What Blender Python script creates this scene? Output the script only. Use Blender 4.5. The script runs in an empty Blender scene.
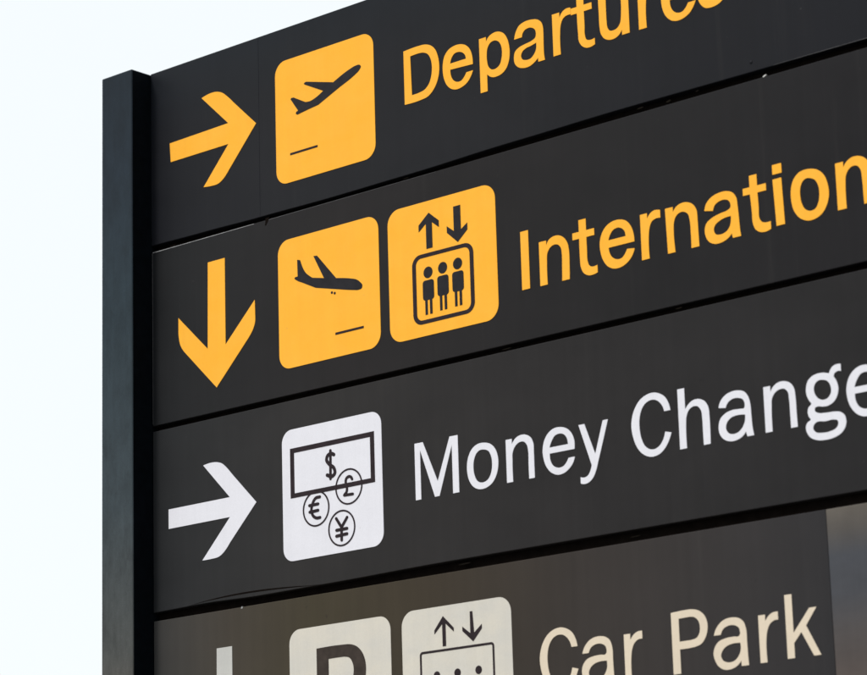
import bpy, bmesh, math
from mathutils import Vector, Matrix
from mathutils.geometry import tessellate_polygon

# ------------------------------------------------------------------ scene
scene = bpy.context.scene
col = scene.collection
BASE = 3.15            # height of the sign datum (upper edge of the money panel) above the ground
scene.view_settings.view_transform = 'Standard'
scene.view_settings.look = 'None'
scene.view_settings.exposure = 0
scene.view_settings.gamma = 1

# lettering and pictogram outlines, drawn flat on the sign face in millimetres ( * = corner, else smooth ; | = next contour )
ART = {
    'D': '906.6,817.8* 906.6,678.7* 956,678.5 983.5,682.6 1006,700.8 1019,727.8 1021.6,753.1 1018.6,775.6 1009.6,797.4 996.5,810.4 977.5,818 958.3,819.5|928.3,799.6* 930.8,697.8* 956.7,698.7 973.3,702.4 987.4,714.1 995.8,733.7 998.2,754.7 995.2,775.1 986.4,790.4 972.4,798.3 957.7,800.4',
    'e1': '1128.9,728.7* 1056.8,732.2* 1058.1,718 1064.6,704.3 1077.2,696 1091.1,695.9 1100.5,703 1107.8,712.8* 1128.9,712.8* 1121.7,699.8 1110.6,687.6 1094.2,679.7 1075.4,677.5 1059.4,682.3 1044.9,695.4 1035.9,714.9 1032.9,735.1 1034.1,754.3 1040.2,772.2 1052.6,784.2 1071.8,790 1093.3,788.8 1109.1,781.6 1120.8,768.7 1127.5,749.8|1056.8,747.8* 1107.8,747.8* 1105.4,757.6 1097.7,766 1084.5,771.2 1071,769.9 1062.6,762.1',
    'p': '1150.8,786.2* 1172.5,786.2* 1172.5,774.5* 1181,784.3 1194.4,790.2 1210.2,790.4 1225.7,783.3 1237,768.4 1243.4,747.6 1244.5,726 1240.5,705.9 1232,691.1 1218.6,681.8 1202.7,678.6 1188.1,680.1 1172.5,691.1* 1172.5,648.6* 1150.8,648.6*|1173.3,740.1 1173.7,725.1 1177.8,709.1 1187.9,699.7 1201,699 1213.4,706.4 1219.2,719.8 1221.5,736.2 1218.6,754 1210.7,765.5 1198.9,770.7 1185.6,768.2 1176.1,756.5',
    'a1': '1260.1,756.7* 1265.5,773.7 1276.6,787.8 1295,793.5 1315.6,793.1 1333.4,788.3 1344.7,778.2 1349.1,764.3 1349.5,749.5 1348.9,716 1349.4,694.8 1351.4,682.8* 1331.2,682.8* 1331.2,693* 1318.1,683.9 1302.5,678.3 1284.5,679 1269.2,685 1259.4,696.8 1257.5,712.1 1261.8,725.8 1274.1,733.3 1292.3,737 1313.1,740 1324.7,745.4 1327.2,755.3 1324.6,765.3 1314.7,773 1301.8,774.7 1291.3,771.1 1285.8,764.1 1283.9,756.7*|1327.1,732.1* 1310,728.2 1294.4,725.9 1283.8,720.2 1279.2,710.8 1282.9,701.4 1293,696.7 1308.5,696.9 1319.1,704.7 1325.8,715.6',
    'r1': '1377.6,788.4* 1399.5,788.4* 1399.5,775.2* 1408.3,786.9 1421.2,792.6 1433.4,791.6* 1433.4,775.2* 1420.8,775.1 1410,770 1402.7,756.4 1399.7,736.3 1399.5,683.9* 1377.6,683.9*',
    't1': '1452.1,810.2* 1472.7,810.2* 1472.7,788.1* 1496.3,788.1* 1496.3,772.1* 1472.7,772.1* 1473.1,737.8 1473.2,710.7 1476.7,701.1 1485.4,697.1 1501.4,698.2* 1501.4,682.7* 1489.5,679.5 1476.1,680.5 1463.5,687.9 1455.2,700.9 1453.3,722.2 1452.1,772.1* 1434.2,772.1* 1434.2,788.1* 1452.1,788.1*',
    'u1': '1515.8,793.4* 1538.1,793.4* 1537.7,757.9 1538.1,728.8 1539.7,713.9 1545.2,705 1557.3,702.3 1569.7,706 1577.6,716.2 1580.5,732 1581.4,793.4* 1603.1,795* 1603.1,684.7* 1581.4,684.7* 1581.4,697.7* 1573.6,688.5 1561.1,682.3 1543.9,682.3 1529.5,689.3 1520.4,702.5 1517,722 1516.6,751.1',
    'r1b': '1630.4,788.4* 1652.4,788.4* 1652.4,775.2* 1661.2,786.9 1674.1,792.6 1686.2,791.6* 1686.2,775.2* 1673.7,775.1 1662.9,770 1655.6,756.4 1652.6,736.3 1652.4,683.9* 1630.4,683.9*',
    'e1b': '1792.8,728.7* 1720.6,732.2* 1721.9,718 1728.4,704.3 1741,696 1754.9,695.9 1764.3,703 1771.6,712.8* 1792.8,712.8* 1785.5,699.8 1774.4,687.6 1758,679.7 1739.2,677.5 1723.2,682.3 1708.7,695.4 1699.7,714.9 1696.7,735.1 1697.9,754.3 1704,772.2 1716.4,784.2 1735.6,790 1757.1,788.8 1772.9,781.6 1784.6,768.7 1791.3,749.8|1720.6,747.8* 1771.6,747.8* 1769.2,757.6 1761.5,766 1748.3,771.2 1734.8,769.9 1726.4,762.1',
    's1': '1863,691.8 1837.1,684.3 1816.7,688 1802.3,704.8 1797.5,738.3* 1815.5,738.3* 1822.7,715.9 1838.6,708.5 1857.3,716.9 1865.9,742 1861.6,764.3 1842.9,775.5 1821.5,787.6 1807.1,805.2 1805.9,837.8 1819.1,861 1840,869.4 1857.3,867.5 1874.6,853.6 1881.8,822.9* 1861.6,822.9* 1857.3,838.7 1842.9,845.2 1829.9,843.4 1821.5,831.3 1823.9,812.7 1844.3,801.5 1868.8,788.5 1884.6,766.2 1881.8,726.2',
    'I': '1256.6,278* 1280.2,278* 1280.2,136.2* 1256.6,136.2*',
    'n2': '1311.4,241.2* 1333.1,241.2* 1333.1,229.3* 1340.9,240.7 1355.2,246.7 1372.6,245.4 1387,235.9 1396.2,221.1 1399.3,204.3 1399.5,168.1 1398.3,135.2* 1376.5,135.2* 1377.7,168.4 1378.3,200.6 1376,215.2 1368,224.1 1355.2,226.4 1342.9,220.8 1335.3,209.4 1333.3,189.6 1333.1,135.2* 1311.4,135.2*',
    't2': '1430.7,269.5* 1451.7,269.5* 1451.7,241.6* 1474.9,241.6* 1474.9,225.2* 1451.7,225.2* 1451.9,193.4 1452.9,165.2 1457.3,155.5 1466.3,151.3 1480.2,152.8* 1480.2,135* 1467.7,132.3 1453.2,133.2 1439.9,141.4 1432.8,155.3 1430.7,181.7 1430.7,225.2* 1411.4,225.2* 1411.4,241.6* 1430.7,241.6*',
    'e2': '1588.5,186* 1514.5,186* 1516.6,174.1 1522.7,162.9 1535.7,154.6 1551.1,154.7 1560.2,162.3 1567,172.8* 1588.5,170* 1582.3,156.6 1569.6,143.4 1552.4,135 1530.7,133.5 1511,142.2 1497.4,160.1 1490.8,181.4 1490,203.5 1497,224 1509.9,238.1 1527.2,245.6 1549,246.1 1567.8,238.9 1581.2,222.1 1587.3,203|1514.5,203.5* 1564.4,203.5* 1561.7,216.3 1552.6,225 1540.8,228.3 1528.5,224.6 1519.8,215.2',
    'r2': '1607.4,244.1* 1627,244.1* 1627,230.9* 1635.5,241.1 1647.7,246.4 1664,244.1* 1664,225.9* 1651.2,226.7 1639.1,221.4 1632.7,208.9 1629.1,188 1629,137.2* 1607.4,137.2*',
    'n2b': '1678,243.2* 1699.5,243.2* 1699.5,231* 1708.3,241.1 1722.7,246.6 1738.9,245.8 1754.6,237.6 1764.2,221.9 1765.7,202 1766.3,166.9 1767.1,137.5* 1745.5,137.5* 1745.8,171.2 1744.5,202.7 1740.8,217.2 1730.6,225.2 1718.1,226 1707,219.4 1701.2,208.1 1699.1,188.9 1701.2,137.5* 1680.6,137.5*',
    'a2': '1785.4,214.9* 1790.9,229.7 1805.4,242.1 1826.3,248 1846.8,247.7 1863.1,241 1872.6,227.3 1875,209.4 1877,178.1 1878.1,154.8 1880.1,137.5* 1858.1,137.5* 1856,148.5* 1846.5,140.3 1830.3,134.1 1809.9,133.7 1794.4,141.6 1786.1,155 1783.9,170.9 1789.4,185.3 1804.6,194.4 1827.8,200.3 1848.4,203.6 1855.5,207.8 1856.1,217.4 1851.2,225.4 1838.8,229.7 1825,228.1 1814.7,222.6 1808.4,210.3*|1856,188.6* 1840.6,187.9 1824.4,183.6 1812.6,176.5 1808.3,165.8 1813.5,155 1826.9,152.2 1843.1,156.5 1851.8,166.2 1855.4,178.9',
    't2b': '1909.5,268.8* 1929.5,268.8* 1929.5,242.6* 1952.6,242.6* 1952.6,226.4* 1929.5,226.4* 1930.4,193.2 1931.2,166.2 1936,158.3 1946.4,154.2 1959.9,154.4* 1959.9,137.1* 1946.3,133.6 1930.9,135.7 1919.5,143.8 1913.3,158.5 1912.1,185.7 1909.5,226.4* 1891.1,226.4* 1891.1,242.6* 1909.5,242.6*',
    'idot': '1971.4,279.2* 1995.6,279.2* 1995.6,257.2* 1971.4,257.2*',
    'istem': '1970.8,246.3* 1993.8,246.3* 1996.5,140.1* 1974.5,140.1*',
    'o2': '2068.2,249.1 2087.2,242.9 2103.3,227.2 2111.5,204.5 2112.8,181.6 2107.1,162.2 2094.2,144.3 2075.1,135.3 2054.4,135.2 2034.8,145.8 2021,165.9 2016.1,189.7 2016.8,212.4 2023.5,231.9 2037.6,245.8 2053.1,249.9|2066.7,228.6 2079.2,222 2086.9,208.2 2088.9,188.8 2085.4,170.7 2076.7,157.5 2063.6,155.1 2051.1,161.2 2042.6,176.3 2039.7,195.9 2041.9,214.4 2049.2,226.1 2058.2,229.8',
    'n2c': '2133.1,245.8* 2153.2,245.8* 2153.2,233.1* 2162.3,243.9 2175.5,250.3 2192.4,249.8 2206.6,243.1 2217.3,229.4 2220.7,208.1 2221.2,181.9 2221.1,143.6* 2199.7,140.9* 2199,160.7 2198.1,198.2 2195.5,219.4 2187.8,229 2176.1,230.6 2165,224.5 2158.2,212.9 2156,194.6 2155.3,140.9* 2133.1,140.9*',
    'M': '908,-175.9* 934.3,-175.9* 978.2,-277.3* 1018.8,-175.9* 1044.1,-175.9* 1044.1,-313.4* 1025.2,-313.4* 1025.2,-196.9* 982.6,-313.4* 968.4,-313.4* 925,-193.2* 925,-313.4* 908,-313.4*',
    'o3': '1122.9,-207.1 1143.2,-213.1 1157.9,-227.4 1165.1,-247.6 1165.3,-267.6 1159.3,-288.5 1146.8,-305.3 1128.6,-314.5 1108.1,-315.8 1090.4,-308.8 1076.7,-292 1070.8,-271.1 1070.5,-253 1075.4,-233.7 1086.4,-217.3 1103.3,-208|1122.2,-223.4 1137.4,-229.3 1145.4,-244.6 1147.1,-262.8 1143.3,-282.1 1132.9,-296.4 1116.4,-301.1 1101.2,-295.7 1092.6,-280.4 1089.8,-262 1092,-244.3 1099.9,-229.5 1110.9,-223.2',
    'n3': '1190.3,-211.6* 1208.4,-211.6* 1208.4,-224.3* 1219.3,-212.5 1234.7,-207 1249.7,-208.2 1264.3,-216.5 1272.1,-230.8 1273,-252.6 1273,-284.1 1273.2,-313.2* 1256.7,-313.2* 1256.4,-277.6 1256.7,-250.1 1253.5,-233.7 1244.9,-224.1 1231.4,-223.1 1218.5,-230.2 1209.8,-244.7 1208.5,-262.3 1208.4,-313.2* 1190.3,-313.2*',
    'e3': '1392,-264.2* 1319.4,-264.2* 1320.8,-279.9 1328.5,-293.6 1342.8,-300.5 1357.6,-299.2 1367.7,-291.1 1373.9,-282.1* 1392,-282.1* 1386,-295.8 1371.7,-309.2 1356.7,-315.8 1338.6,-316.2 1320.4,-307.2 1306.5,-289.4 1300.1,-268.8 1299.4,-251.1 1305.4,-230.4 1316.5,-216.4 1333.7,-207.4 1352.4,-206.9 1371.7,-213.6 1385.6,-227.6 1392,-244.2|1319.4,-250.1* 1373.9,-250.1* 1370.6,-234.9 1362.3,-225.4 1350.7,-221.9 1336.8,-224.4 1326.4,-235.7',
    'y3': '1406.1,-211.4* 1422.9,-211.4* 1450.8,-285.3* 1475.9,-211.4* 1490.6,-211.4* 1459,-301.3 1450.1,-325 1441.2,-339 1428.7,-347.6 1413.3,-349.1 1406.1,-346.9* 1406.1,-332.2* 1416.4,-334.5 1427.2,-331.5 1434.9,-321.5 1439.4,-309.1*',
    'C3': '1665.4,-219.2* 1660.7,-201.8 1651.5,-186.8 1636.8,-176.7 1620.8,-172 1602,-173.8 1582.7,-182.8 1567.7,-199.5 1558.4,-221.1 1555.9,-239.9 1559.3,-263.5 1567.4,-285.8 1580.5,-303.1 1596.2,-313.2 1612.3,-316.5 1631,-312.9 1647.9,-300.4 1659.5,-283.3 1665.4,-269.9* 1648.4,-265.6* 1643.1,-280.7 1632.1,-294.1 1617.9,-300.2 1604,-298.4 1591.5,-289.6 1582.3,-271 1578.4,-249.3 1578.7,-228.3 1584.5,-208.1 1595.2,-194.5 1609.5,-188.1 1624.4,-189.1 1637.8,-197.9 1645.5,-209.5 1648.4,-219.2*',
    'h3': '1686.7,-176.4* 1705.5,-176.4* 1705.5,-224.5* 1715,-214.7 1726.8,-208 1742.8,-207.3 1758.2,-214.5 1767.7,-229.2 1769.8,-252.2 1769.9,-286 1769.1,-312.2* 1751.1,-312.2* 1750.7,-282.9 1750.4,-252.7 1747.9,-233.5 1739.5,-223.4 1727.3,-221.7 1715.1,-228 1707.9,-241.9 1706,-256.8 1705.5,-312.2* 1686.7,-312.2*',
    'a3': '1795,-236.8* 1800.4,-223.5 1812.3,-212.4 1828.3,-206.5 1846.2,-205.8 1863.6,-211 1873.8,-222.8 1878.5,-238.5 1880.1,-266.7 1881.5,-292.9 1884.6,-311.4* 1867,-311.4* 1864,-300.1* 1854.8,-309 1839,-315 1821.2,-315.1 1803.9,-307.2 1794.5,-293.7 1792.8,-278.5 1797.9,-262.4 1812,-251.7 1830.1,-247.2 1852.3,-247.9 1862.4,-247.8 1864.6,-241.8 1863.7,-234.9 1860.2,-228 1849.5,-223.2 1836.2,-222 1824.8,-225.7 1817.7,-232 1813.7,-239.6*|1864,-262.5* 1842.6,-260.5 1826.8,-263.5 1815.1,-272.8 1812,-285.3 1817.2,-295.5 1828.8,-300.4 1844.5,-298.1 1856.2,-288.8 1862.7,-276.8',
    'n3b': '1915,-210.8* 1932.7,-210.8* 1932.7,-224.5* 1941.2,-213.4 1953.4,-207 1968.6,-206.3 1983.4,-212.2 1993.2,-225 1996.1,-245.7 1996.7,-278.9 1997.5,-311.4* 1980.6,-311.4* 1980.3,-279.8 1979.6,-246.6 1977.3,-231.4 1969.6,-223.5 1958,-222.2 1944.6,-227.7 1936,-239.2 1933.8,-257.3 1932.7,-311.4* 1915,-311.4*',
    'g3': '2083.9,-209.4* 2087.4,-202.9 2094.2,-196 2104.1,-193 2114.3,-193.7* 2114.3,-209.4* 2105.1,-208.2 2097.7,-212 2095.1,-218.1* 2101.5,-229.1 2105,-244.3 2101.3,-260 2091.9,-272.2 2076.7,-278.4 2062,-278.1 2050.3,-275.8 2043.7,-278.3 2043.3,-284.8 2049.3,-289.5 2069.3,-292.8 2090.3,-293.8 2106.9,-297.2 2116.7,-306.1 2119.4,-319.2 2116,-331.3 2105.6,-342.3 2086.2,-349.3 2065.1,-350.9 2044.2,-348 2027.8,-339.5 2019.4,-326.5 2018.1,-315.4 2022.5,-306.9 2031.4,-301.5 2026.8,-294.1 2025,-283.6 2027.4,-274.9 2035.1,-267.7 2029.4,-258.7 2024.7,-246.9 2023.9,-233.9 2028.9,-218.3 2039.4,-209.1 2056.7,-204.8 2071.5,-205.9|2066.2,-220.4 2078.6,-225.1 2086.1,-237.3 2085.9,-251.9 2078,-261.5 2065.1,-264 2052.8,-258.3 2045.2,-246.8 2044,-233.7 2049.8,-223.7 2057.7,-220|2044.8,-309.5 2068,-310.8 2089.1,-310.6 2098.1,-313.9 2099.6,-321.4 2094,-329.5 2078.9,-334.3 2057.8,-334.5 2043.3,-331.1 2036.6,-323.8 2038.1,-315',
    'e3b': '2217.4,-264.2* 2144.8,-264.2* 2146.2,-279.9 2153.9,-293.6 2168.2,-300.5 2183,-299.2 2193.1,-291.1 2199.3,-282.1* 2217.4,-282.1* 2211.4,-295.8 2197.1,-309.2 2182.1,-315.8 2164,-316.2 2145.8,-307.2 2131.9,-289.4 2125.5,-268.8 2124.8,-251.1 2130.8,-230.4 2141.9,-216.4 2159.1,-207.4 2177.8,-206.9 2197.1,-213.6 2211,-227.6 2217.4,-244.2|2144.8,-250.1* 2199.3,-250.1* 2196,-234.9 2187.7,-225.4 2176.1,-221.9 2162.2,-224.4 2151.8,-235.7',
    'P4': '1639.4,-669.7* 1677.2,-667.7 1695.1,-668.1 1712.7,-672.5 1727.9,-684.5 1735,-701.3 1734.7,-717.2 1728.3,-733.8 1717,-745.6 1700.7,-750.2 1686.4,-751.5 1659.4,-751.7* 1659.4,-804.6* 1639.4,-804.6*|1659.4,-684.6* 1676.2,-684.2 1690.6,-683.9 1701.1,-685.7 1711.3,-694.2 1715.4,-707.7 1713.1,-722 1705.4,-731.3 1692.8,-734.2 1676.7,-734.7 1659.4,-734.8*',
    'a4b': '1751.1,-732.2* 1755.6,-721 1767,-707.9 1781.5,-700.3 1800.9,-698.2 1818.1,-701.7 1829.7,-710.8 1835.5,-727.2 1836.2,-753.1 1837,-781.7 1838.3,-804.7* 1819.2,-804.7* 1819.2,-793.1* 1807.9,-802.8 1792,-808.3 1774.5,-807.9 1759.4,-799.2 1751.4,-786.8 1747.8,-772 1751.5,-758 1762.8,-746.3 1780.6,-741.1 1801.7,-739.7 1816.6,-739.7 1819.4,-735.4 1819.4,-729.7 1817.4,-722.9 1810.1,-717.2 1798.1,-714.3 1785.8,-715.8 1774.9,-721.8 1768.9,-732.2*|1819.2,-754.6* 1800.7,-754.3 1784.8,-757.4 1772,-766.1 1767.1,-777 1771.3,-787.5 1784.2,-793.2 1800,-792 1812,-783.3 1818.7,-771.1',
    'r4b': '1868.2,-702.2* 1885.7,-702.2* 1885.7,-716.4* 1893.7,-706.8 1904.4,-700.4 1918.8,-699.1* 1918.8,-716.4* 1908.3,-717.1 1896.6,-724.2 1889.9,-736.3 1886.4,-753 1885.7,-803.8* 1868.2,-803.8*',
    'k4': '1937.6,-666.7* 1955.7,-666.7* 1955.7,-749.3* 1998.3,-700.7* 2016.4,-700.7* 1988,-737* 2021.6,-802.2* 2004,-802.2* 1975.4,-749.3* 1955.7,-770.7* 1955.7,-802.2* 1937.6,-802.2*',
    'a4': '1390.5,-732.2* 1395,-721 1406.4,-707.9 1420.9,-700.3 1440.3,-698.2 1457.5,-701.7 1469.1,-710.8 1474.9,-727.2 1475.6,-753.1 1476.4,-781.7 1477.7,-804.7* 1458.6,-804.7* 1458.6,-793.1* 1447.3,-802.8 1431.4,-808.3 1413.9,-807.9 1398.8,-799.2 1390.8,-786.8 1387.2,-772 1390.9,-758 1402.2,-746.3 1420,-741.1 1441.1,-739.7 1456,-739.7 1458.8,-735.4 1458.8,-729.7 1456.8,-722.9 1449.5,-717.2 1437.5,-714.3 1425.2,-715.8 1414.3,-721.8 1408.3,-732.2*|1458.6,-754.6* 1440.1,-754.3 1424.2,-757.4 1411.4,-766.1 1406.5,-777 1410.7,-787.5 1423.6,-793.2 1439.4,-792 1451.4,-783.3 1458.1,-771.1',
    'r4': '1508.3,-702.2* 1525.8,-702.2* 1525.8,-716.4* 1533.8,-706.8 1544.5,-700.4 1559,-699.1* 1559,-716.4* 1548.4,-717.1 1536.7,-724.2 1530,-736.3 1526.5,-753 1525.8,-803.8* 1508.3,-803.8*',
    'C4': '1377.4,-713.3* 1372.7,-695.9 1363.5,-680.9 1348.8,-670.8 1332.8,-666.1 1314,-667.9 1294.7,-676.9 1279.7,-693.6 1270.4,-715.2 1267.9,-734 1271.3,-757.6 1279.4,-779.9 1292.5,-797.2 1308.2,-807.3 1324.3,-810.6 1343,-807 1359.9,-794.5 1371.5,-777.4 1377.4,-764* 1360.4,-759.7* 1355.1,-774.8 1344.1,-788.2 1329.9,-794.3 1316,-792.5 1303.5,-783.7 1294.3,-765.1 1290.4,-743.4 1290.7,-722.4 1296.5,-702.2 1307.2,-688.6 1321.5,-682.2 1336.4,-683.2 1349.8,-692 1357.5,-703.6 1360.4,-713.3*',
    'arrow1': '70.4,774.7* 291,779* 192.6,871.6* 217.9,876.6 246.1,876.1 267.9,868.8 287.7,853.8 310.9,831.4* 392.5,754.4* 291,650.2* 270.8,631.6 252.1,622.5 227.2,621.7 197.2,624.7* 291,721.8* 73.8,721.8*',
    'arrow2': '210.3,416.8* 272.5,416.8* 272.5,185.6* 379.2,283.7* 379.8,251.7 379.3,225.4 372.5,209 355.3,188* 238.5,78.4* 119.3,194.8* 106.3,213.8 100.2,237.4 99.2,264.7 99.4,288.2* 207.4,185.6*',
    'arrow3': '58.4,-214.2* 282,-214.2* 187.1,-118.1* 211.6,-115.3 235.9,-116.9 254,-122.8 270.1,-135.2 289.7,-155.1* 375.7,-240.4* 282,-329.4* 256.8,-353.1 241.7,-360.9 214.5,-363.4 181.2,-363.3* 282,-265.2* 58.4,-265.2*',
    'arrow4': '229.8,-593* 284,-593* 284,-824.2* 376.8,-726.1* 377.3,-758.1 376.8,-784.4 370.9,-800.8 356,-821.8* 254.3,-931.4* 150.6,-815* 139.3,-796 134,-772.4 133.2,-745.1 133.3,-721.6* 227.3,-824.2*',
    'plane1': '565.6,818.3* 569.3,821.5* 575.2,821.8* 668.3,797.2* 729.5,818.8 746.8,822 760,820.4 763.2,815.6 756.1,805.8 746.2,800.3 691,779.4* 614.6,750* 591.1,747.7 540.8,741.5* 535.5,745.4* 537.4,749.9* 544,751.9* 518,788.5* 521.1,791.4* 528.8,790.8* 569.8,768.6* 585.7,767 602.2,770.1 633,783.1* 570.3,814.9*',
    'bar1': '513.6,644.6* 609.6,644.6* 609.6,639* 513.6,639*',
    'plane2': '531.9,358.4* 541.8,355.5* 560.2,319 571.5,309.3 583,301.3* 623.1,292.4* 588.4,356.5* 600.5,355.3* 664.1,284.2* 716.5,272.5 732.2,267.2 744.3,258.3 751.8,248.3 749.4,241.5 738.1,239.4 721.3,242.3 665,255.6 593.8,273.1* 550.8,294.2 527.8,305.8 521.5,311.4 525,314.7* 532.6,314.4*',
    'bar2': '658.3,145* 753.2,145* 753.2,139.2* 658.3,139.2*',
    'up2': '974.1,386.7* 1005.7,360.8* 1005.7,343.8* 983.8,360.8* 983.8,297.1* 964.2,297.1* 964.2,360.8* 940.8,343.8* 940.8,360.8*',
    'down2': '1052.8,384.8* 1075.1,384.8* 1075.1,323.6* 1095.4,336.1* 1095.4,319.1* 1064.2,293.9* 1030.8,323.6* 1030.8,340.3* 1052.8,323.6*',
    'up4': '982.3,-599.4* 1014.6,-630.2* 1014.6,-639.5* 989.9,-617.8* 989.9,-670.4* 979.4,-670.4* 979.4,-617.8* 954.9,-639.5* 954.9,-630.2*',
    'down4': '1065,-598.2* 1072.9,-598.2* 1076.6,-648.8* 1100.2,-631* 1100.2,-641.5* 1072.9,-668.9* 1041.1,-641.5* 1041.1,-631* 1065,-648.8*',
    'note': '496,-123.6* 778.8,-123.6* 778.8,-249.4* 496,-249.4*|509.5,-135.9* 765.3,-135.9* 765.3,-238* 509.5,-238*',
}

# ------------------------------------------------------------------ curves
def parse(s):
    out = []
    for c in s.split('|'):
        pts = []
        for w in c.split():
            k = w.endswith('*')
            x, y = w.rstrip('*').split(',')
            pts.append((float(x), float(y), k))
        out.append(pts)
    return out

def smooth(pts, n=7):
    """closed centripetal Catmull-Rom through the points, broken at corners; result in metres"""
    N = len(pts); out = []
    for i in range(N):
        p1 = pts[i]; p2 = pts[(i + 1) % N]
        a = Vector(p1[:2]); b = Vector(p2[:2])
        out.append(a)
        if p1[2] and p2[2]:
            continue
        p0 = pts[(i - 1) % N]; p3 = pts[(i + 2) % N]
        z = Vector(p0[:2]) if not p1[2] else None
        d = Vector(p3[:2]) if not p2[2] else None
        # one-sided ends: reflect the neighbour so that the curve leaves a corner naturally
        L = (b - a).length
        def tang(u, v, w):
            l1 = max((v - u).length, 1e-6) ** .5; l2 = max((w - v).length, 1e-6) ** .5
            return (v - u) / l1 ** 2 * (l2 / (l1 + l2)) + (w - v) / l2 ** 2 * (l1 / (l1 + l2))
        m1 = tang(z, a, b) * L if z is not None else None
        m2 = tang(a, b, d) * L if d is not None else None
        if m1 is None: m1 = (b - a) * 1.5 - m2 * .5
        if m2 is None: m2 = (b - a) * 1.5 - m1 * .5
        for k in range(1, n):
            t = k / n; t2 = t * t; t3 = t2 * t
            out.append(a * (2*t3 - 3*t2 + 1) + m1 * (t3 - 2*t2 + t) + b * (3*t2 - 2*t3) + m2 * (t3 - t2))
    return [p / 1000 for p in out]

def art(name, n=7):
    return [smooth(c, n) for c in parse(ART[name])]

def rrect(x0, x1, z0, z1, r, n=8):
    out = []
    for cx, cz, a0 in ((x1 - r, z1 - r, 0), (x0 + r, z1 - r, 90), (x0 + r, z0 + r, 180), (x1 - r, z0 + r, 270)):
        for k in range(n + 1):
            a = math.radians(a0 + 90 * k / n)
            out.append(Vector((cx + r * math.cos(a), cz + r * math.sin(a))))
    return out

def circle(cx, cz, r, n=48):
    return [Vector((cx + r * math.cos(2*math.pi*k/n), cz + r * math.sin(2*math.pi*k/n))) for k in range(n)]

def ribbon(pts, w, n=6):
    """outline of a round-ended pen stroke along points (mm) of width w (mm); result in metres"""
    P = [Vector(p) for p in pts]
    fine = []
    for i in range(len(P) - 1):
        a, b = P[i], P[i+1]
        m1 = (b - (P[i-1] if i else a)) * .5 if i else (b - a)
        m2 = ((P[i+2] if i + 2 < len(P) else b) - a) * .5 if i + 2 < len(P) else (b - a)
        for k in range(n):
            t = k / n; t2 = t*t; t3 = t2*t
            fine.append(a*(2*t3-3*t2+1) + m1*(t3-2*t2+t) + b*(3*t2-2*t3) + m2*(t3-t2))
    fine.append(P[-1])
    L, R = [], []
    for i, p in enumerate(fine):
        d = (fine[min(i+1, len(fine)-1)] - fine[max(i-1, 0)]).normalized()
        nn = Vector((-d.y, d.x)) * w / 2
        L.append(p + nn); R.append(p - nn)
    def cap(p, d):
        nn = Vector((-d.y, d.x))
        return [p + (nn * math.cos(a) + d * math.sin(a)) * w / 2 for a in [math.pi * k / 6 for k in range(1, 6)]]
    d1 = (fine[-1] - fine[-2]).normalized(); d0 = (fine[0] - fine[1]).normalized()
    out = L + cap(fine[-1], d1) + R[::-1] + cap(fine[0], d0)
    return [p / 1000 for p in out]

# ------------------------------------------------------------------ flat shapes cut from sheet, lying on the sign face (face towards -Y)
def sheet(bm, contours, front, back):
    """front / back: distance of the two faces in front of the panel face (m)"""
    flat = [[Vector((p.x, p.y, 0)) for p in c] for c in contours]
    tris = tessellate_polygon(flat)
    vs = [bm.verts.new((p.x, -front, BASE + p.y)) for c in flat for p in c]
    for t in tris:
        try:
            f = bm.faces.new([vs[i] for i in t])
        except ValueError:
            continue
        f.normal_update()
        if f.normal.y > 0: f.normal_flip()
    o = 0
    for c in flat:
        n = len(c)
        bk = [bm.verts.new((p.x, -back, BASE + p.y)) for p in c]
        for i in range(n):
            j = (i + 1) % n
            bm.faces.new((vs[o+i], vs[o+j], bk[j], bk[i]))
        o += n

def obj(name, bm, mat, parent=None, label=None, fix=False):
    if fix: bmesh.ops.recalc_face_normals(bm, faces=bm.faces)
    me = bpy.data.meshes.new(name)
    bm.to_mesh(me); bm.free()
    me.materials.append(mat)
    o = bpy.data.objects.new(name, me)
    col.objects.link(o)
    if parent: o.parent = parent
    if label: o['label'] = label
    return o

def cut(name, contours, mat, parent, label=None, front=.0012, back=-.0005):
    bm = bmesh.new(); sheet(bm, contours, front, back)
    return obj(name, bm, mat, parent, label)

def cuts(name, list_of_contours, mat, parent, label=None, front=.0019, back=.0011):
    bm = bmesh.new()
    for k, c in enumerate(list_of_contours):
        sheet(bm, c, front + .00006 * k, back)
    return obj(name, bm, mat, parent, label)

def box(bm, x0, x1, y0, y1, z0, z1):
    v = [bm.verts.new(p) for p in ((x0,y0,z0),(x1,y0,z0),(x1,y1,z0),(x0,y1,z0),(x0,y0,z1),(x1,y0,z1),(x1,y1,z1),(x0,y1,z1))]
    for q in ((0,3,2,1),(4,5,6,7),(0,1,5,4),(1,2,6,5),(2,3,7,6),(3,0,4,7)):
        bm.faces.new([v[i] for i in q])

# ------------------------------------------------------------------ materials
def lin(r, g, b):
    f = lambda c: c/12.92 if c <= .04045 else ((c+.055)/1.055)**2.4
    return (f(r/255), f(g/255), f(b/255), 1)

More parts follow.
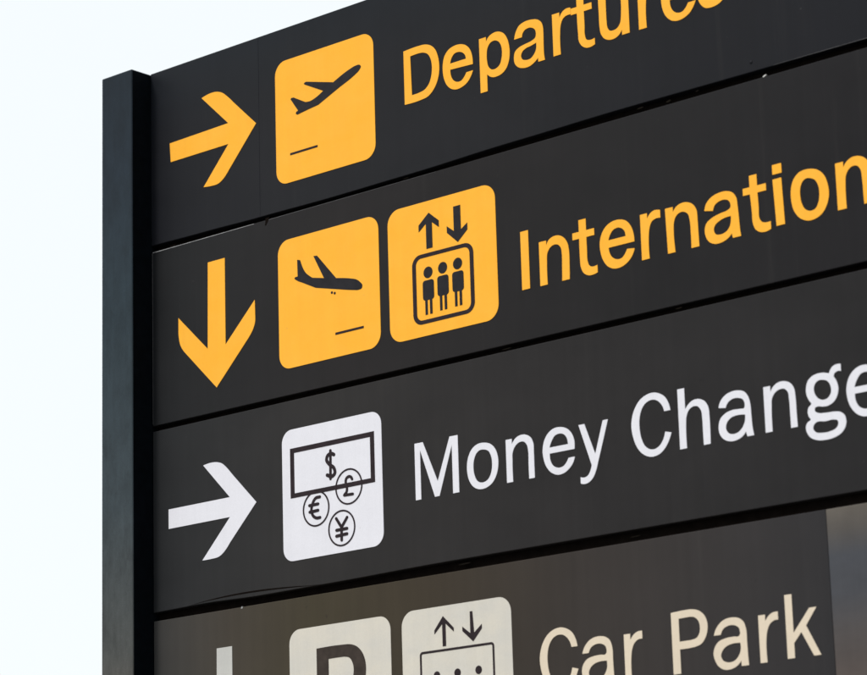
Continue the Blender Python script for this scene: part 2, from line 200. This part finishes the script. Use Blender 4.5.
class Nodes:
    def __init__(self, name):
        self.m = bpy.data.materials.new(name); self.m.use_nodes = True
        self.t = self.m.node_tree; self.n = self.t.nodes; self.n.clear()
        self.out = self.n.new('ShaderNodeOutputMaterial')
        self.b = self.n.new('ShaderNodeBsdfPrincipled')
        self.t.links.new(self.b.outputs[0], self.out.inputs[0])
        self.co = self.n.new('ShaderNodeTexCoord').outputs['Object']
    def link(self, a, b): self.t.links.new(a, b)
    def mapping(self, scale=(1,1,1), loc=(0,0,0)):
        m = self.n.new('ShaderNodeMapping'); self.link(self.co, m.inputs[0])
        m.inputs['Scale'].default_value = scale; m.inputs['Location'].default_value = loc
        return m.outputs[0]
    def noise(self, vec, scale, detail=4, rough=.55):
        x = self.n.new('ShaderNodeTexNoise'); self.link(vec, x.inputs['Vector'])
        x.inputs['Scale'].default_value = scale; x.inputs['Detail'].default_value = detail; x.inputs['Roughness'].default_value = rough
        return x.outputs['Fac']
    def ramp(self, fac, stops):
        r = self.n.new('ShaderNodeValToRGB'); self.link(fac, r.inputs[0])
        e = r.color_ramp.elements
        while len(e) < len(stops): e.new(.5)
        for q, (p, c) in zip(e, stops): q.position = p; q.color = c
        return r.outputs[0]
    def mix(self, a, b, fac=.5, mode='MIX'):
        x = self.n.new('ShaderNodeMix'); x.data_type = 'RGBA'; x.blend_type = mode
        for s, v in ((x.inputs[6], a), (x.inputs[7], b), (x.inputs[0], fac)):
            if hasattr(v, 'is_linked'): self.link(v, s)
            else: s.default_value = v
        return x.outputs[2]
    def axis(self, k, lo, hi):
        s = self.n.new('ShaderNodeSeparateXYZ'); self.link(self.co, s.inputs[0])
        r = self.n.new('ShaderNodeMapRange'); self.link(s.outputs[k], r.inputs[0])
        r.inputs[1].default_value = lo; r.inputs[2].default_value = hi
        return r.outputs[0]
    def bump(self, h, strength=.1, dist=.002):
        x = self.n.new('ShaderNodeBump'); self.link(h, x.inputs['Height'])
        x.inputs['Strength'].default_value = strength; x.inputs['Distance'].default_value = dist
        self.link(x.outputs[0], self.b.inputs['Normal'])
    def set(self, color=None, rough=.5, spec=.25, metal=0):
        if color is not None:
            if hasattr(color, 'is_linked'): self.link(color, self.b.inputs['Base Color'])
            else: self.b.inputs['Base Color'].default_value = color
        if hasattr(rough, 'is_linked'): self.link(rough, self.b.inputs['Roughness'])
        else: self.b.inputs['Roughness'].default_value = rough
        self.b.inputs['Specular IOR Level'].default_value = spec
        self.b.inputs['Metallic'].default_value = metal
        return self.m

def g(v): return (v, v, v, 1)

def panel_mat(name, ramp_x, x_lo=0, x_hi=2.25, seed=0., spec=.1, soil_sheen=.5, top_cool=None, zr=None):
    """charcoal coated sheet; slow change of tone along its length, faint streaks, specks and mottling"""
    k = Nodes(name)
    c = k.ramp(k.axis(0, x_lo, x_hi), ramp_x)
    if top_cool is not None:
        c = k.mix(c, top_cool, k.axis(2, *zr))
    mott = k.noise(k.mapping((1.6, 1, 2.4), (seed, 0, 0)), 2.3, 5, .6)
    c = k.mix(c, k.ramp(mott, [(.3, g(.78)), (.7, g(1.18))]), soil_sheen, 'MULTIPLY')  # broad mottling for soiling and uneven sheen, both put into the colour
    st = k.noise(k.mapping((38, 1, 1.3), (seed*3, 0, 0)), 1.0, 3, .6)
    c = k.mix(c, k.ramp(st, [(.35, g(.92)), (.65, g(1.06))]), .6, 'MULTIPLY')
    fine = k.noise(k.mapping((1, 1, 1), (seed, 0, 0)), 420, 2, .6)
    c = k.mix(c, k.ramp(fine, [(.3, g(.9)), (.7, g(1.1))]), .5, 'MULTIPLY')
    dust = k.noise(k.mapping((1, 1, 1), (seed*2, 1, 0)), 75, 2, .5)
    c = k.mix(c, (.11, .105, .1, 1), k.ramp(dust, [(.73, g(0)), (.80, g(.22))]))
    spots = k.noise(k.mapping((1, 1, 1.15), (seed*5, 2, 0)), 34, 3, .55)
    c = k.mix(c, (.006, .006, .007, 1), k.ramp(spots, [(.70, g(0)), (.80, g(.45))]))
    run = k.noise(k.mapping((22, 1, .7), (seed*7, 0, 0)), 1.0, 5, .7)
    c = k.mix(c, (.075, .07, .064, 1), k.ramp(run, [(.58, g(0)), (.78, g(.10))]))
    r = k.ramp(mott, [(.3, g(.42)), (.7, g(.56))])
    k.bump(k.noise(k.mapping((1, 1, 1)), 5, 2), .05, .004)
    return k.set(c, r, spec)

def film_mat(name, c0, c1, rough=.5, spec=.1, x_lo=None, x_hi=None):
    k = Nodes(name)
    n = k.noise(k.mapping((1.5, 1, 2.5)), 6, 4, .6)
    c = k.mix(c0, c1, k.ramp(n, [(.35, g(0)), (.65, g(1))]))
    f = k.noise(k.mapping((1, 1, 1)), 350, 2, .6)
    c = k.mix(c, k.ramp(f, [(.3, g(.965)), (.7, g(1.02))]), 1, 'MULTIPLY')
    run = k.noise(k.mapping((30, 1, .9), (3, 0, 0)), 1.1, 4, .65)
    c = k.mix(c, k.ramp(run, [(.35, g(.965)), (.6, g(1.0))]), 1, 'MULTIPLY')
    sp = k.noise(k.mapping((1, 1, 1), (5, 0, 0)), 60, 2, .5)
    c = k.mix(c, (.25, .2, .15, 1), k.ramp(sp, [(.74, g(0)), (.82, g(.25))]))
    return k.set(c, rough, spec)

DOT = [[0.6489, 0.2497], [0.6585, 0.2465]]
STROKES = {'dollar': [[[633.3, -149.4], [632.0, -219.3]], [[644.8, -160.9], [634.8, -156.8], [623.4, -160.9], [620.3, -172.2], [630.7, -184.3], [643.4, -193.8], [647.0, -206.9], [636.7, -214.1], [621.0, -208.8]]], 'euro': [[[594.9, -259.1], [580.7, -260.4], [570.7, -271.5], [565.8, -288.4], [571.1, -302.9], [582.3, -310.0], [594.7, -310.4]], [[559.3, -276.1], [588.8, -275.8]], [[560.0, -292.6], [588.4, -291.6]]], 'yen': [[[648.4, -320.9], [665.6, -344.8]], [[684.5, -322.7], [665.6, -344.8]], [[665.6, -344.8], [665.3, -376.2]], [[648.7, -350.0], [683.8, -349.8]], [[648.3, -364.4], [683.4, -363.0]]], 'pound': [[[703.8, -230.9], [700.1, -225.3], [692.9, -223.0], [684.5, -227.1], [682.5, -237.2], [686.1, -249.0], [684.7, -259.6], [676.7, -266.7]], [[676.6, -267.1], [705.0, -268.0]]]}
AX2 = 0.4541
SUN_E = 2.1
HAZE = (10.5, 11.0, 11.2, 1)
PB = lambda r, gg, b: tuple(list((lin(r, gg, b)[i] * PK) for i in range(3)) + [1])
PK = .50
M = {}
M['panel_departures'] = panel_mat('charcoal_sheet_cool', [(0, PB(36,38,45)), (.2, PB(45,46,51)), (.55, PB(42,43,48)), (1, PB(31,33,41))], seed=1.3, soil_sheen=.62, top_cool=PB(36,42,50), zr=(BASE+.8, BASE+1.02))
M['panel_international'] = panel_mat('charcoal_sheet', [(0, PB(44,46,49)), (.3, PB(51,48,49)), (.7, PB(45,44,46)), (1, PB(40,39,43))], seed=4.1, soil_sheen=.62)
M['panel_money'] = panel_mat('charcoal_sheet_lighter', [(0, PB(55,57,60)), (.25, PB(63,61,61)), (.6, PB(57,55,56)), (1, PB(51,50,52))], seed=7.7, soil_sheen=.62)  # slightly lighter tone than the two panels above
M['panel_parking'] = panel_mat('charcoal_sheet_brown_reflection', [(0, PB(83,83,83)), (.12, PB(91,84,75)), (.25, PB(89,81,64)), (.42, PB(82,73,61)), (.62, PB(77,71,68)), (.82, PB(72,69,70)), (.92, PB(64,63,66)), (1, PB(61,60,64))], seed=11.2, soil_sheen=.3)  # brown sheen reflected in this panel is put into its colour
def reflection_mat():
    k = Nodes('painted_reflection_grey')  # pale reflection in the lowest panel, put into the colour of a separate plate
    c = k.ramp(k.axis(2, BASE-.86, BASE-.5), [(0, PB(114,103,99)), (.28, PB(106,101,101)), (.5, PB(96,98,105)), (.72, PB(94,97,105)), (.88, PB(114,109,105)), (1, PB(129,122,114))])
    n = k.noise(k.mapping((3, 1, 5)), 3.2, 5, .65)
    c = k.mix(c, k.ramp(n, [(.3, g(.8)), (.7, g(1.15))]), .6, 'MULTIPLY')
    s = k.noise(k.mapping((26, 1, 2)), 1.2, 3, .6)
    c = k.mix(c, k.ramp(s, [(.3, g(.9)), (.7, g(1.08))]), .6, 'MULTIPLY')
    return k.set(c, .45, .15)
M['end'] = reflection_mat()
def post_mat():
    k = Nodes('painted_steel_graded')
    c = k.ramp(k.axis(2, BASE-.75, BASE+.98), [(0, PB(121,116,109)), (.10, PB(99,102,101)), (.32, PB(77,89,96)), (.60, PB(57,73,83)), (.85, PB(43,57,70)), (1, PB(36,49,61))])  # paler and warmer towards the bottom, darker and bluer towards the top
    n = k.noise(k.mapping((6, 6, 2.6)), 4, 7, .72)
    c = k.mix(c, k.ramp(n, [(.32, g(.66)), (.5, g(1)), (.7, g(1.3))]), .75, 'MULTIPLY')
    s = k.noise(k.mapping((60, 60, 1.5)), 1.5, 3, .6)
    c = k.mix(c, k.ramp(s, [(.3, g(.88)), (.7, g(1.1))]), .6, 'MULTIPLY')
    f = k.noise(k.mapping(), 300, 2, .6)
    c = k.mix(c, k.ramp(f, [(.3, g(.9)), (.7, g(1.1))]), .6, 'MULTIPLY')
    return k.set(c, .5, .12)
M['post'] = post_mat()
def plain(name, c, rough=.6, spec=.1):
    k = Nodes(name)
    n = k.noise(k.mapping(), 40, 4, .6)
    return k.set(k.mix(c, k.ramp(n, [(.3, g(.75)), (.7, g(1.25))]), 1, 'MULTIPLY'), rough, spec)
M['black'] = plain('side_shade_black', (.0022, .0034, .005, 1), .75, .02)
M['void'] = plain('dark_backing', (.0075, .0058, .0050, 1), .9, .0)
M['yellow'] = film_mat('yellow_film', (.95, .435, .036, 1), (.94, .45, .046, 1))
M['white'] = film_mat('white_film', (.735, .735, .795, 1), (.715, .715, .775, 1))
M['cream_letter'] = film_mat('cream_film', (.70, .605, .475, 1), (.67, .58, .46, 1))
M['cream_tile'] = film_mat('ivory_film', (.625, .59, .52, 1), (.575, .555, .51, 1))
M['grey_arrow'] = film_mat('pale_grey_film', (.52, .52, .50, 1), (.48, .48, .465, 1))
M['ink'] = plain('dark_print', PB(50, 49, 55), .5, .1)
M['ink_brown'] = plain('dark_brown_print', PB(60, 49, 54), .5, .1)
M['ink_P'] = plain('brown_print', PB(81,71,65), .5, .1)
M['edge_bright'] = plain('edge_highlight', (.30,.30,.31,1), .5, .2)
M['edge_bright_dim'] = plain('edge_highlight_dim', (.09,.09,.095,1), .5, .2)
M['grime'] = plain('grime', (.010,.0085,.007,1), .9, .0)
M['glint'] = plain('painted_glint', (.7, .7, .68, 1), .35, .5)

# ------------------------------------------------------------------ the sign
root = bpy.data.objects.new('direction_sign', None); col.objects.link(root)
root.empty_display_size = .3
root['label'] = 'tall dark airport direction sign with yellow and white lettering on four stacked panels'
root['category'] = 'sign'

XR = 2.80               # right-hand end of the sign, past the picture's edge
def panel(name, outline, mat, label, depth=.03, bev=.0016):
    bm = bmesh.new()
    vs = [bm.verts.new((x, 0, BASE + z)) for x, z in outline]
    f = bm.faces.new(vs); f.normal_update()
    if f.normal.y > 0: f.normal_flip()
    r = bmesh.ops.extrude_face_region(bm, geom=[f])
    bmesh.ops.translate(bm, vec=(0, depth, 0), verts=[v for v in r['geom'] if isinstance(v, bmesh.types.BMVert)])
    bmesh.ops.recalc_face_normals(bm, faces=bm.faces)
    ed = [e for e in bm.edges if all(abs(v.co.y) < 1e-6 for v in e.verts)]
    bmesh.ops.bevel(bm, geom=ed, offset=bev, segments=3, profile=.5, affect='EDGES')
    return obj(name, bm, mat, root, label)

def wavy(pts):          # smooth lower edge of a slightly bent sheet
    out = []
    for i in range(len(pts) - 1):
        (x0, z0), (x1, z1) = pts[i], pts[i+1]
        for k in range(6):
            t = k / 6; s = t*t*(3-2*t)
            out.append((x0 + (x1-x0)*t, z0 + (z1-z0)*s))
    out.append(pts[-1])
    return out

p1 = panel('sign_panel', [(XR, .988), (-.0035, .988)] + wavy([(-.0035, .5055), (.2, .5025), (.4, .499), (.65, .4965), (.9, .498), (1.25, .504), (1.55, .507), (1.95, .5055), (XR, .5055)]),
           M['panel_departures'], 'topmost panel with a yellow right arrow, reading Departures')
p2 = panel('sign_panel', [(XR, .486), (-.0005, .487)] + wavy([(-.0005, .0148), (1.0, .0142), (XR, .0165)]),
           M['panel_international'], 'second panel from the top, with a yellow down arrow, reading International')
p3 = panel('sign_panel', [(XR, -.0005), (-.0005, 0)] + wavy([(-.0005, -.476), (.19, -.4738), (.38, -.4775), (.60, -.4765), (1.0, -.4725), (XR, -.4715)]),
           M['panel_money'], 'third panel with a white right arrow, reading Money Change')
XE = 2.0535
p4 = panel('sign_panel', [(XE, -.4985), (0, -.4985), (0, -.985), (XE, -.985)], M['panel_parking'], 'lowest panel, with a painted brown reflection and a pale arrow, reading Car Park')
pe = panel('reflection_plate', [(XR, -.4987), (XE + .0003, -.4987), (XE + .0003, -.985), (XR, -.985)], M['end'], 'pale reflection painted as a grey plate beside the words Car Park')

# dark backing board behind the gaps
bm = bmesh.new(); box(bm, 0, XR - .01, .022, .06, BASE - .98, BASE + .978)
obj('backing_board', bm, M['void'], root)

# post
PX0, PX1, PF, PBK, PT = -.1225, -.0045, -.0690, .075, .987
bm = bmesh.new(); box(bm, PX0, PX1, PF, PBK, 0, BASE + PT)
bmesh.ops.bevel(bm, geom=[e for e in bm.edges if min(v.co.z for v in e.verts) > .1 or abs(e.verts[0].co.z - e.verts[1].co.z) > .5], offset=.0035, segments=3, profile=.5, affect='EDGES')
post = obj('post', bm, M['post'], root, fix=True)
bm = bmesh.new(); box(bm, PX1, PX1 + .0006, PF + .0034, PBK - .004, .02, BASE + PT - .0034)
obj('side_shade', bm, M['black'], post)  # shade and dark reflection of the post's side, painted as a black sheet
bm = bmesh.new(); box(bm, PX0 - .09, PX1 + .09, PF - .08, PBK + .08, 0.002, .018)
bmesh.ops.bevel(bm, geom=list(bm.edges), offset=.003, segments=2, affect='EDGES')
obj('base_plate', bm, M['post'], post, fix=True)

# --- top panel: Departures
cut('arrow', art('arrow1'), M['yellow'], p1)
cut('pictogram', [rrect(.4635, .8065, .5675, .8985, .037)], M['yellow'], p1, 'yellow square showing a departing aeroplane')
cuts('aeroplane', [art('plane1')], M['ink'], p1)
cuts('runway_line', [art('bar1')], M['ink_brown'], p1)
for ch in ('D', 'e1', 'p', 'a1', 'r1', 't1', 'u1', 'r1b', 'e1b', 's1'):
    cut('letter', art(ch), M['yellow'], p1)
# --- second panel: International
cut('arrow', art('arrow2'), M['yellow'], p2)
cut('pictogram', [rrect(.4640, .8085, .0825, .4185, .037)], M['yellow'], p2, 'yellow square showing an arriving aeroplane')
cuts('aeroplane', [art('plane2')], M['ink'], p2)
cuts('wheel_mark', [[circle(.8735 - .8735 + DOT[0][0], DOT[0][1], .0034, 16)], [circle(DOT[1][0], DOT[1][1], .0034, 16)]], M['ink_brown'], p2)
cuts('runway_line', [art('bar2')], M['ink_brown'], p2)
cut('pictogram', [rrect(.8395, 1.1835, .0820, .4170, .038)], M['yellow'], p2, 'yellow square showing a lift with three passengers')
cuts('up_arrow', [art('up2')], M['ink'], p2)
cuts('down_arrow', [art('down2')], M['ink'], p2)
cuts('lift_frame', [[rrect(.9165, 1.1115, .1120, .2865, .027), rrect(.9285, 1.0995, .1218, .2768, .017)]], M['ink_brown'], p2)
for xc, zo in ((.9668, 0), (1.0135, .0022), (1.0610, .003)):
    w = .0178
    cuts('passenger', [[circle(xc + .0002, .2380 + zo, .0143, 32)],
                       [rrect(xc - w, xc + w, .1695 + zo, .2190 + zo, .0075, 5)],
                       [[Vector(p) for p in ((xc-.0112, .172+zo), (xc-.0036, .172+zo), (xc-.0036, .1335+zo), (xc-.0112, .1335+zo))]],
                       [[Vector(p) for p in ((xc+.0036, .172+zo), (xc+.0112, .172+zo), (xc+.0112, .1335+zo), (xc+.0036, .1335+zo))]]], M['ink'], p2)
for ch in ('I', 'n2', 't2', 'e2', 'r2', 'n2b', 'a2', 't2b', 'i', 'o2', 'n2c'):
    if ch == 'i': cuts('letter', [art('idot'), art('istem')], M['yellow'], p2, front=.0012, back=-.0005)
    else: cut('letter', art(ch), M['yellow'], p2)
dx = AX2
cut('letter', [[Vector((p.x + dx, p.y)) for p in c] for c in art('a2')], M['yellow'], p2)
cut('letter', [[Vector(p) for p in ((2.372, .290), (2.394, .290), (2.394, .1395), (2.372, .1395))]], M['yellow'], p2)
# --- third panel: Money Change
cut('arrow', art('arrow3'), M['white'], p3)
cut('pictogram', [rrect(.4680, .8025, -.4065, -.0750, .033)], M['white'], p3, 'white square showing a banknote and three coins')
cuts('banknote', [art('note')], M['ink_brown'], p3)
cuts('dollar_sign', [[ribbon(s, 8.2 if i == 0 else 9.2)] for i, s in enumerate(STROKES['dollar'])], M['ink_brown'], p3, front=.0020)
for nm, cx, cz, a0, a1 in (('euro', .5817, -.2865, 100.5, 407.0), ('pound', .6925, -.2475, 0, 360), ('yen', .6662, -.3467, 0, 360)):
    ro, ri = .0449, .0408
    if a1 - a0 >= 359:
        ring = [[circle(cx, cz, ro, 56), circle(cx, cz, ri, 56)]]
    else:
        zt = -.2488
        A = math.pi - math.asin((zt - cz) / ro); B = 2*math.pi + math.asin((zt - cz) / ro)
        A2 = math.pi - math.asin((zt - cz) / ri); B2 = 2*math.pi + math.asin((zt - cz) / ri)
        N = 50
        ring = [[[Vector((cx + ro*math.cos(A + (B-A)*k/N), cz + ro*math.sin(A + (B-A)*k/N))) for k in range(N+1)] +
                 [Vector((cx + ri*math.cos(B2 + (A2-B2)*k/N), cz + ri*math.sin(B2 + (A2-B2)*k/N))) for k in range(N+1)]]]
    cuts('coin_ring', ring, M['ink_brown'], p3, front=.0022)
    cuts(nm + '_sign', [[ribbon(s, 7.6 if nm != 'pound' else 7.0)] for s in STROKES[nm]], M['ink_brown'], p3, front=.0023)
for ch in ('M', 'o3', 'n3', 'e3', 'y3', 'C3', 'h3', 'a3', 'n3b', 'g3', 'e3b'):
    cut('letter', art(ch), M['white'], p3)
# --- lowest panel: Car Park
cut('arrow', art('arrow4'), M['grey_arrow'], p4)
cut('pictogram', [rrect(.4830, .8165, -.9085, -.5770, .035)], M['cream_tile'], p4, 'ivory square with a bold parking letter')
cuts('letter', [[smooth([(574.4,-631.2,1),(664,-631.0,0),(686,-632.6,0),(707.6,-640.3,0),(724.5,-656.6,0),(733.5,-677,0),(735.3,-701,0),(729,-728,0),(712,-748,0),(690,-757,0),(664,-759,0),(613.6,-759,1),(613.6,-856,1),(574.4,-856,1)]),
                 smooth([(613.6,-660.4,1),(650,-660.2,0),(667.8,-660.7,0),(682.9,-665,0),(693,-678.9,0),(695.8,-697,0),(691,-715,0),(680,-726,0),(664,-729.5,0),(613.6,-729.5,1)])]], M['ink_P'], p4)
cut('pictogram', [rrect(.8525, 1.1885, -.9075, -.5755, .037)], M['cream_tile'], p4, 'ivory square showing a lift drawn in thin lines')
cuts('up_arrow', [art('up4')], M['ink_brown'], p4)
cuts('down_arrow', [art('down4')], M['ink_brown'], p4)
cuts('lift_frame', [[rrect(.9075, 1.1355, -.8760, -.6765, .009), rrect(.9130, 1.1300, -.8705, -.6820, .004)]], M['ink_brown'], p4)
for xc in (.9590, 1.0224, 1.0865):
    cuts('passenger', [[circle(xc, -.7362, .0098, 28)], [rrect(xc - .0125, xc + .0125, -.8010, -.7490, .006, 5)],
                       [[Vector(p) for p in ((xc-.008, -.799), (xc-.0025, -.799), (xc-.0025, -.848), (xc-.008, -.848))]],
                       [[Vector(p) for p in ((xc+.0025, -.799), (xc+.008, -.799), (xc+.008, -.848), (xc+.0025, -.848))]]], M['ink_brown'], p4)
for ch in ('C4', 'a4', 'r4', 'P4', 'a4b', 'r4b', 'k4'):
    cut('letter', art(ch), M['cream_letter'], p4)

# --- small marks: sheet joint, rivets, a nick in the edge, specks, edge highlights
def seam():
    bm = bmesh.new()
    sheet(bm, [[Vector(p) for p in ((.4025, .9855), (.4035, .9855), (.4025, .501), (.4015, .501))]], .00025, -.0002)
    return bm
obj('sheet_joint', seam(), plain('joint_line', lin(31, 32, 37), .8, .05), p1)
def rivet(x, z, r, mat, parent, y=0.0):
    bm = bmesh.new()
    bmesh.ops.create_uvsphere(bm, u_segments=16, v_segments=8, radius=r)
    for v in bm.verts: v.co = Vector((v.co.x + x, v.co.y * .45 + y, v.co.z + BASE + z))
    for f in bm.faces: f.smooth = True
    obj('rivet', bm, mat, parent)
for (x, z, w_, h_, m_) in ((.075,.4925,.03,.003,'void'), (1.62,.4985,.02,.004,'grime'), (1.70,.4955,.014,.006,'grime'), (1.78,.500,.01,.003,'grime'), (.9,.4925,.02,.002,'grime'),
                           (1.2,.0065,.03,.003,'grime'), (1.7,.009,.02,.003,'grime'), (1.05,-.4835,.04,.004,'grime'), (1.55,-.487,.03,.003,'grime')):
    cut('debris', [[Vector((x+a*w_/2, z+b*h_/2)) for a, b in ((-1,-.7),(-.3,-1),(.5,-.6),(1,.2),(.4,.9),(-.4,.6),(-.9,.3))]], M[m_], p2 if z > .2 else p3, front=-.004, back=-.008)
rivet(1.932, .5285, .0042, M['panel_departures'], p1)
def speck(x, z, pts, mat, parent):  # bright specks on the edges, their glint put into the pale colour
    cut('bright_speck', [[Vector((x + a/1000, z + b/1000)) for a, b in pts]], mat, parent, front=.0005, back=-.004)
speck(1.9655, .4875, [(-4.5,-2.2),(-1,-1.2),(3.6,.6),(4.8,3),(1,2.4),(-3.6,.2)], M['glint'], p2)
speck(.3198, -.5005, [(-3.5,-2),(.5,-2.4),(3,-.6),(.6,3.2),(-1.6,2.6)], M['edge_bright'], p4)

cut('nick', [[Vector((.4215+x, .4885+z)) for x, z in ((-.001,.003),(.012,.004),(.0105,-.003),(.006,-.010),(.001,-.0165),(-.003,-.0155),(-.001,-.008))]], M['void'], p2, front=.0004)

def edge_line(pts, w0, w1, mat, parent):
    # highlight along a folded edge, painted as a pale strip; the width tapers along it
    n = len(pts); top, bot = [], []
    for i, (x, z) in enumerate(pts):
        h = (w0 + (w1 - w0) * i / (n - 1)) / 2
        a = pts[max(i-1, 0)]; b = pts[min(i+1, n-1)]
        d = Vector((b[0]-a[0], b[1]-a[1])).normalized(); q = Vector((-d.y, d.x)) * h
        top.append(Vector((x, z)) + q); bot.append(Vector((x, z)) - q)
    cut('edge_highlight', [top + bot[::-1]], mat, parent, front=.00035, back=-.0006)
edge_line([(.002, .4858), (.2, .4857), (.38, .4856)], .0016, .0011, M['edge_bright'], p2)
edge_line([(.4325, .4856), (.7, .4853), (1.0, .4851)], .0012, .0004, M['edge_bright_dim'], p2)
edge_line([(.0008, .484), (.0008, .3), (.0008, .02)], .0012, .0006, M['edge_bright_dim'], p2)
def bent_lip():
    # the lower lip of the money panel is dented: a dark crease opens above the edge
    P = []
    for k in range(25):
        t = k / 24; x = .13 + .46 * t
        P.append((x, -.4735 + .0088 * math.sin(math.pi * min(1, t / .92)) ** .8 * (1 - .35 * t) - .0015 * t))
    n = len(P)
    top = [Vector((x, z + .0044 * math.sin(math.pi * i / (n - 1)))) for i, (x, z) in enumerate(P)]
    bot = [Vector((x, z)) for x, z in P[1:-1]]
    cut('crease', [top + bot[::-1]], M['void'], p3, front=.0004, back=-.0006)
bent_lip()
edge_line([(1.99, .5068), (2.2, .5068), (2.5, .5068)], .0004, .0012, M['edge_bright_dim'], p1)

# ------------------------------------------------------------------ ground the post stands on
bm = bmesh.new()
S = 400
vs = [bm.verts.new(p) for p in ((-S,-S,0),(S,-S,0),(S,S,0),(-S,S,0))]; bm.faces.new(vs)
def ground_mat():
    k = Nodes('worn_paving')
    n = k.noise(k.mapping(), 1.5, 6, .6)
    f = k.noise(k.mapping(), 60, 3, .6)
    c = k.ramp(n, [(.3, (.16,.15,.135,1)), (.7, (.26,.245,.22,1))])
    c = k.mix(c, k.ramp(f, [(.3, g(.8)), (.7, g(1.15))]), .8, 'MULTIPLY')
    return k.set(c, .9, .1)
gr = obj('ground', bm, ground_mat()); gr['kind'] = 'structure'

# ------------------------------------------------------------------ light
SUN_EL, SUN_AZ = 44.0, -19.0      # azimuth measured from the sign's normal (-Y), negative = towards -X
az = math.radians(SUN_AZ); el = math.radians(SUN_EL)
to_sun = Vector((math.sin(az)*math.cos(el), -math.cos(az)*math.cos(el), math.sin(el)))
sd = bpy.data.lights.new('sun', 'SUN'); sd.energy = SUN_E; sd.angle = math.radians(14); sd.color = (1, .965, .91)
so = bpy.data.objects.new('sun', sd); col.objects.link(so)
so.rotation_euler = (-to_sun).to_track_quat('-Z', 'Y').to_euler()
so.location = to_sun * 20 + Vector((0, 0, BASE))

w = bpy.data.worlds.new('World'); scene.world = w; w.use_nodes = True
nt = w.node_tree; nt.nodes.clear()
out = nt.nodes.new('ShaderNodeOutputWorld'); bg = nt.nodes.new('ShaderNodeBackground')
sky = nt.nodes.new('ShaderNodeTexSky'); sky.sky_type = 'NISHITA'; sky.sun_disc = False
sky.sun_elevation = el; sky.sun_rotation = math.atan2(to_sun.x, to_sun.y)
sky.air_density = 1.0; sky.dust_density = 3.0; sky.ozone_density = 1.0
mx = nt.nodes.new('ShaderNodeMix'); mx.data_type = 'RGBA'
mx.inputs[0].default_value = .86
mx.inputs[7].default_value = HAZE
nt.links.new(sky.outputs[0], mx.inputs[6]); nt.links.new(mx.outputs[2], bg.inputs[0])
bg.inputs[1].default_value = .1
nt.links.new(bg.outputs[0], out.inputs[0])

# ------------------------------------------------------------------ camera
cd = bpy.data.cameras.new('camera'); cam = bpy.data.objects.new('camera', cd); col.objects.link(cam)
cd.sensor_fit = 'HORIZONTAL'; cd.sensor_width = 36; cd.lens = 36 * 2802.098 / 867
cam.location = (5.237045, -4.947026, BASE - 1.5503)
yaw, pit, rol = 0.710906057, 0.243856603, -0.0289934927
fw = Vector((-math.sin(yaw)*math.cos(pit), math.cos(yaw)*math.cos(pit), math.sin(pit)))
ri = Vector((math.cos(yaw), math.sin(yaw), 0)); up = ri.cross(fw)
r2 = ri*math.cos(rol) + up*math.sin(rol); u2 = -ri*math.sin(rol) + up*math.cos(rol)
m = Matrix.Identity(4)
for i in range(3): m[i][0], m[i][1], m[i][2], m[i][3] = r2[i], u2[i], -fw[i], cam.location[i]
cam.matrix_world = m
cd.clip_start = .1; cd.clip_end = 2000
cd.dof.use_dof = True; cd.dof.focus_distance = 7.0; cd.dof.aperture_fstop = 5.0
scene.camera = cam
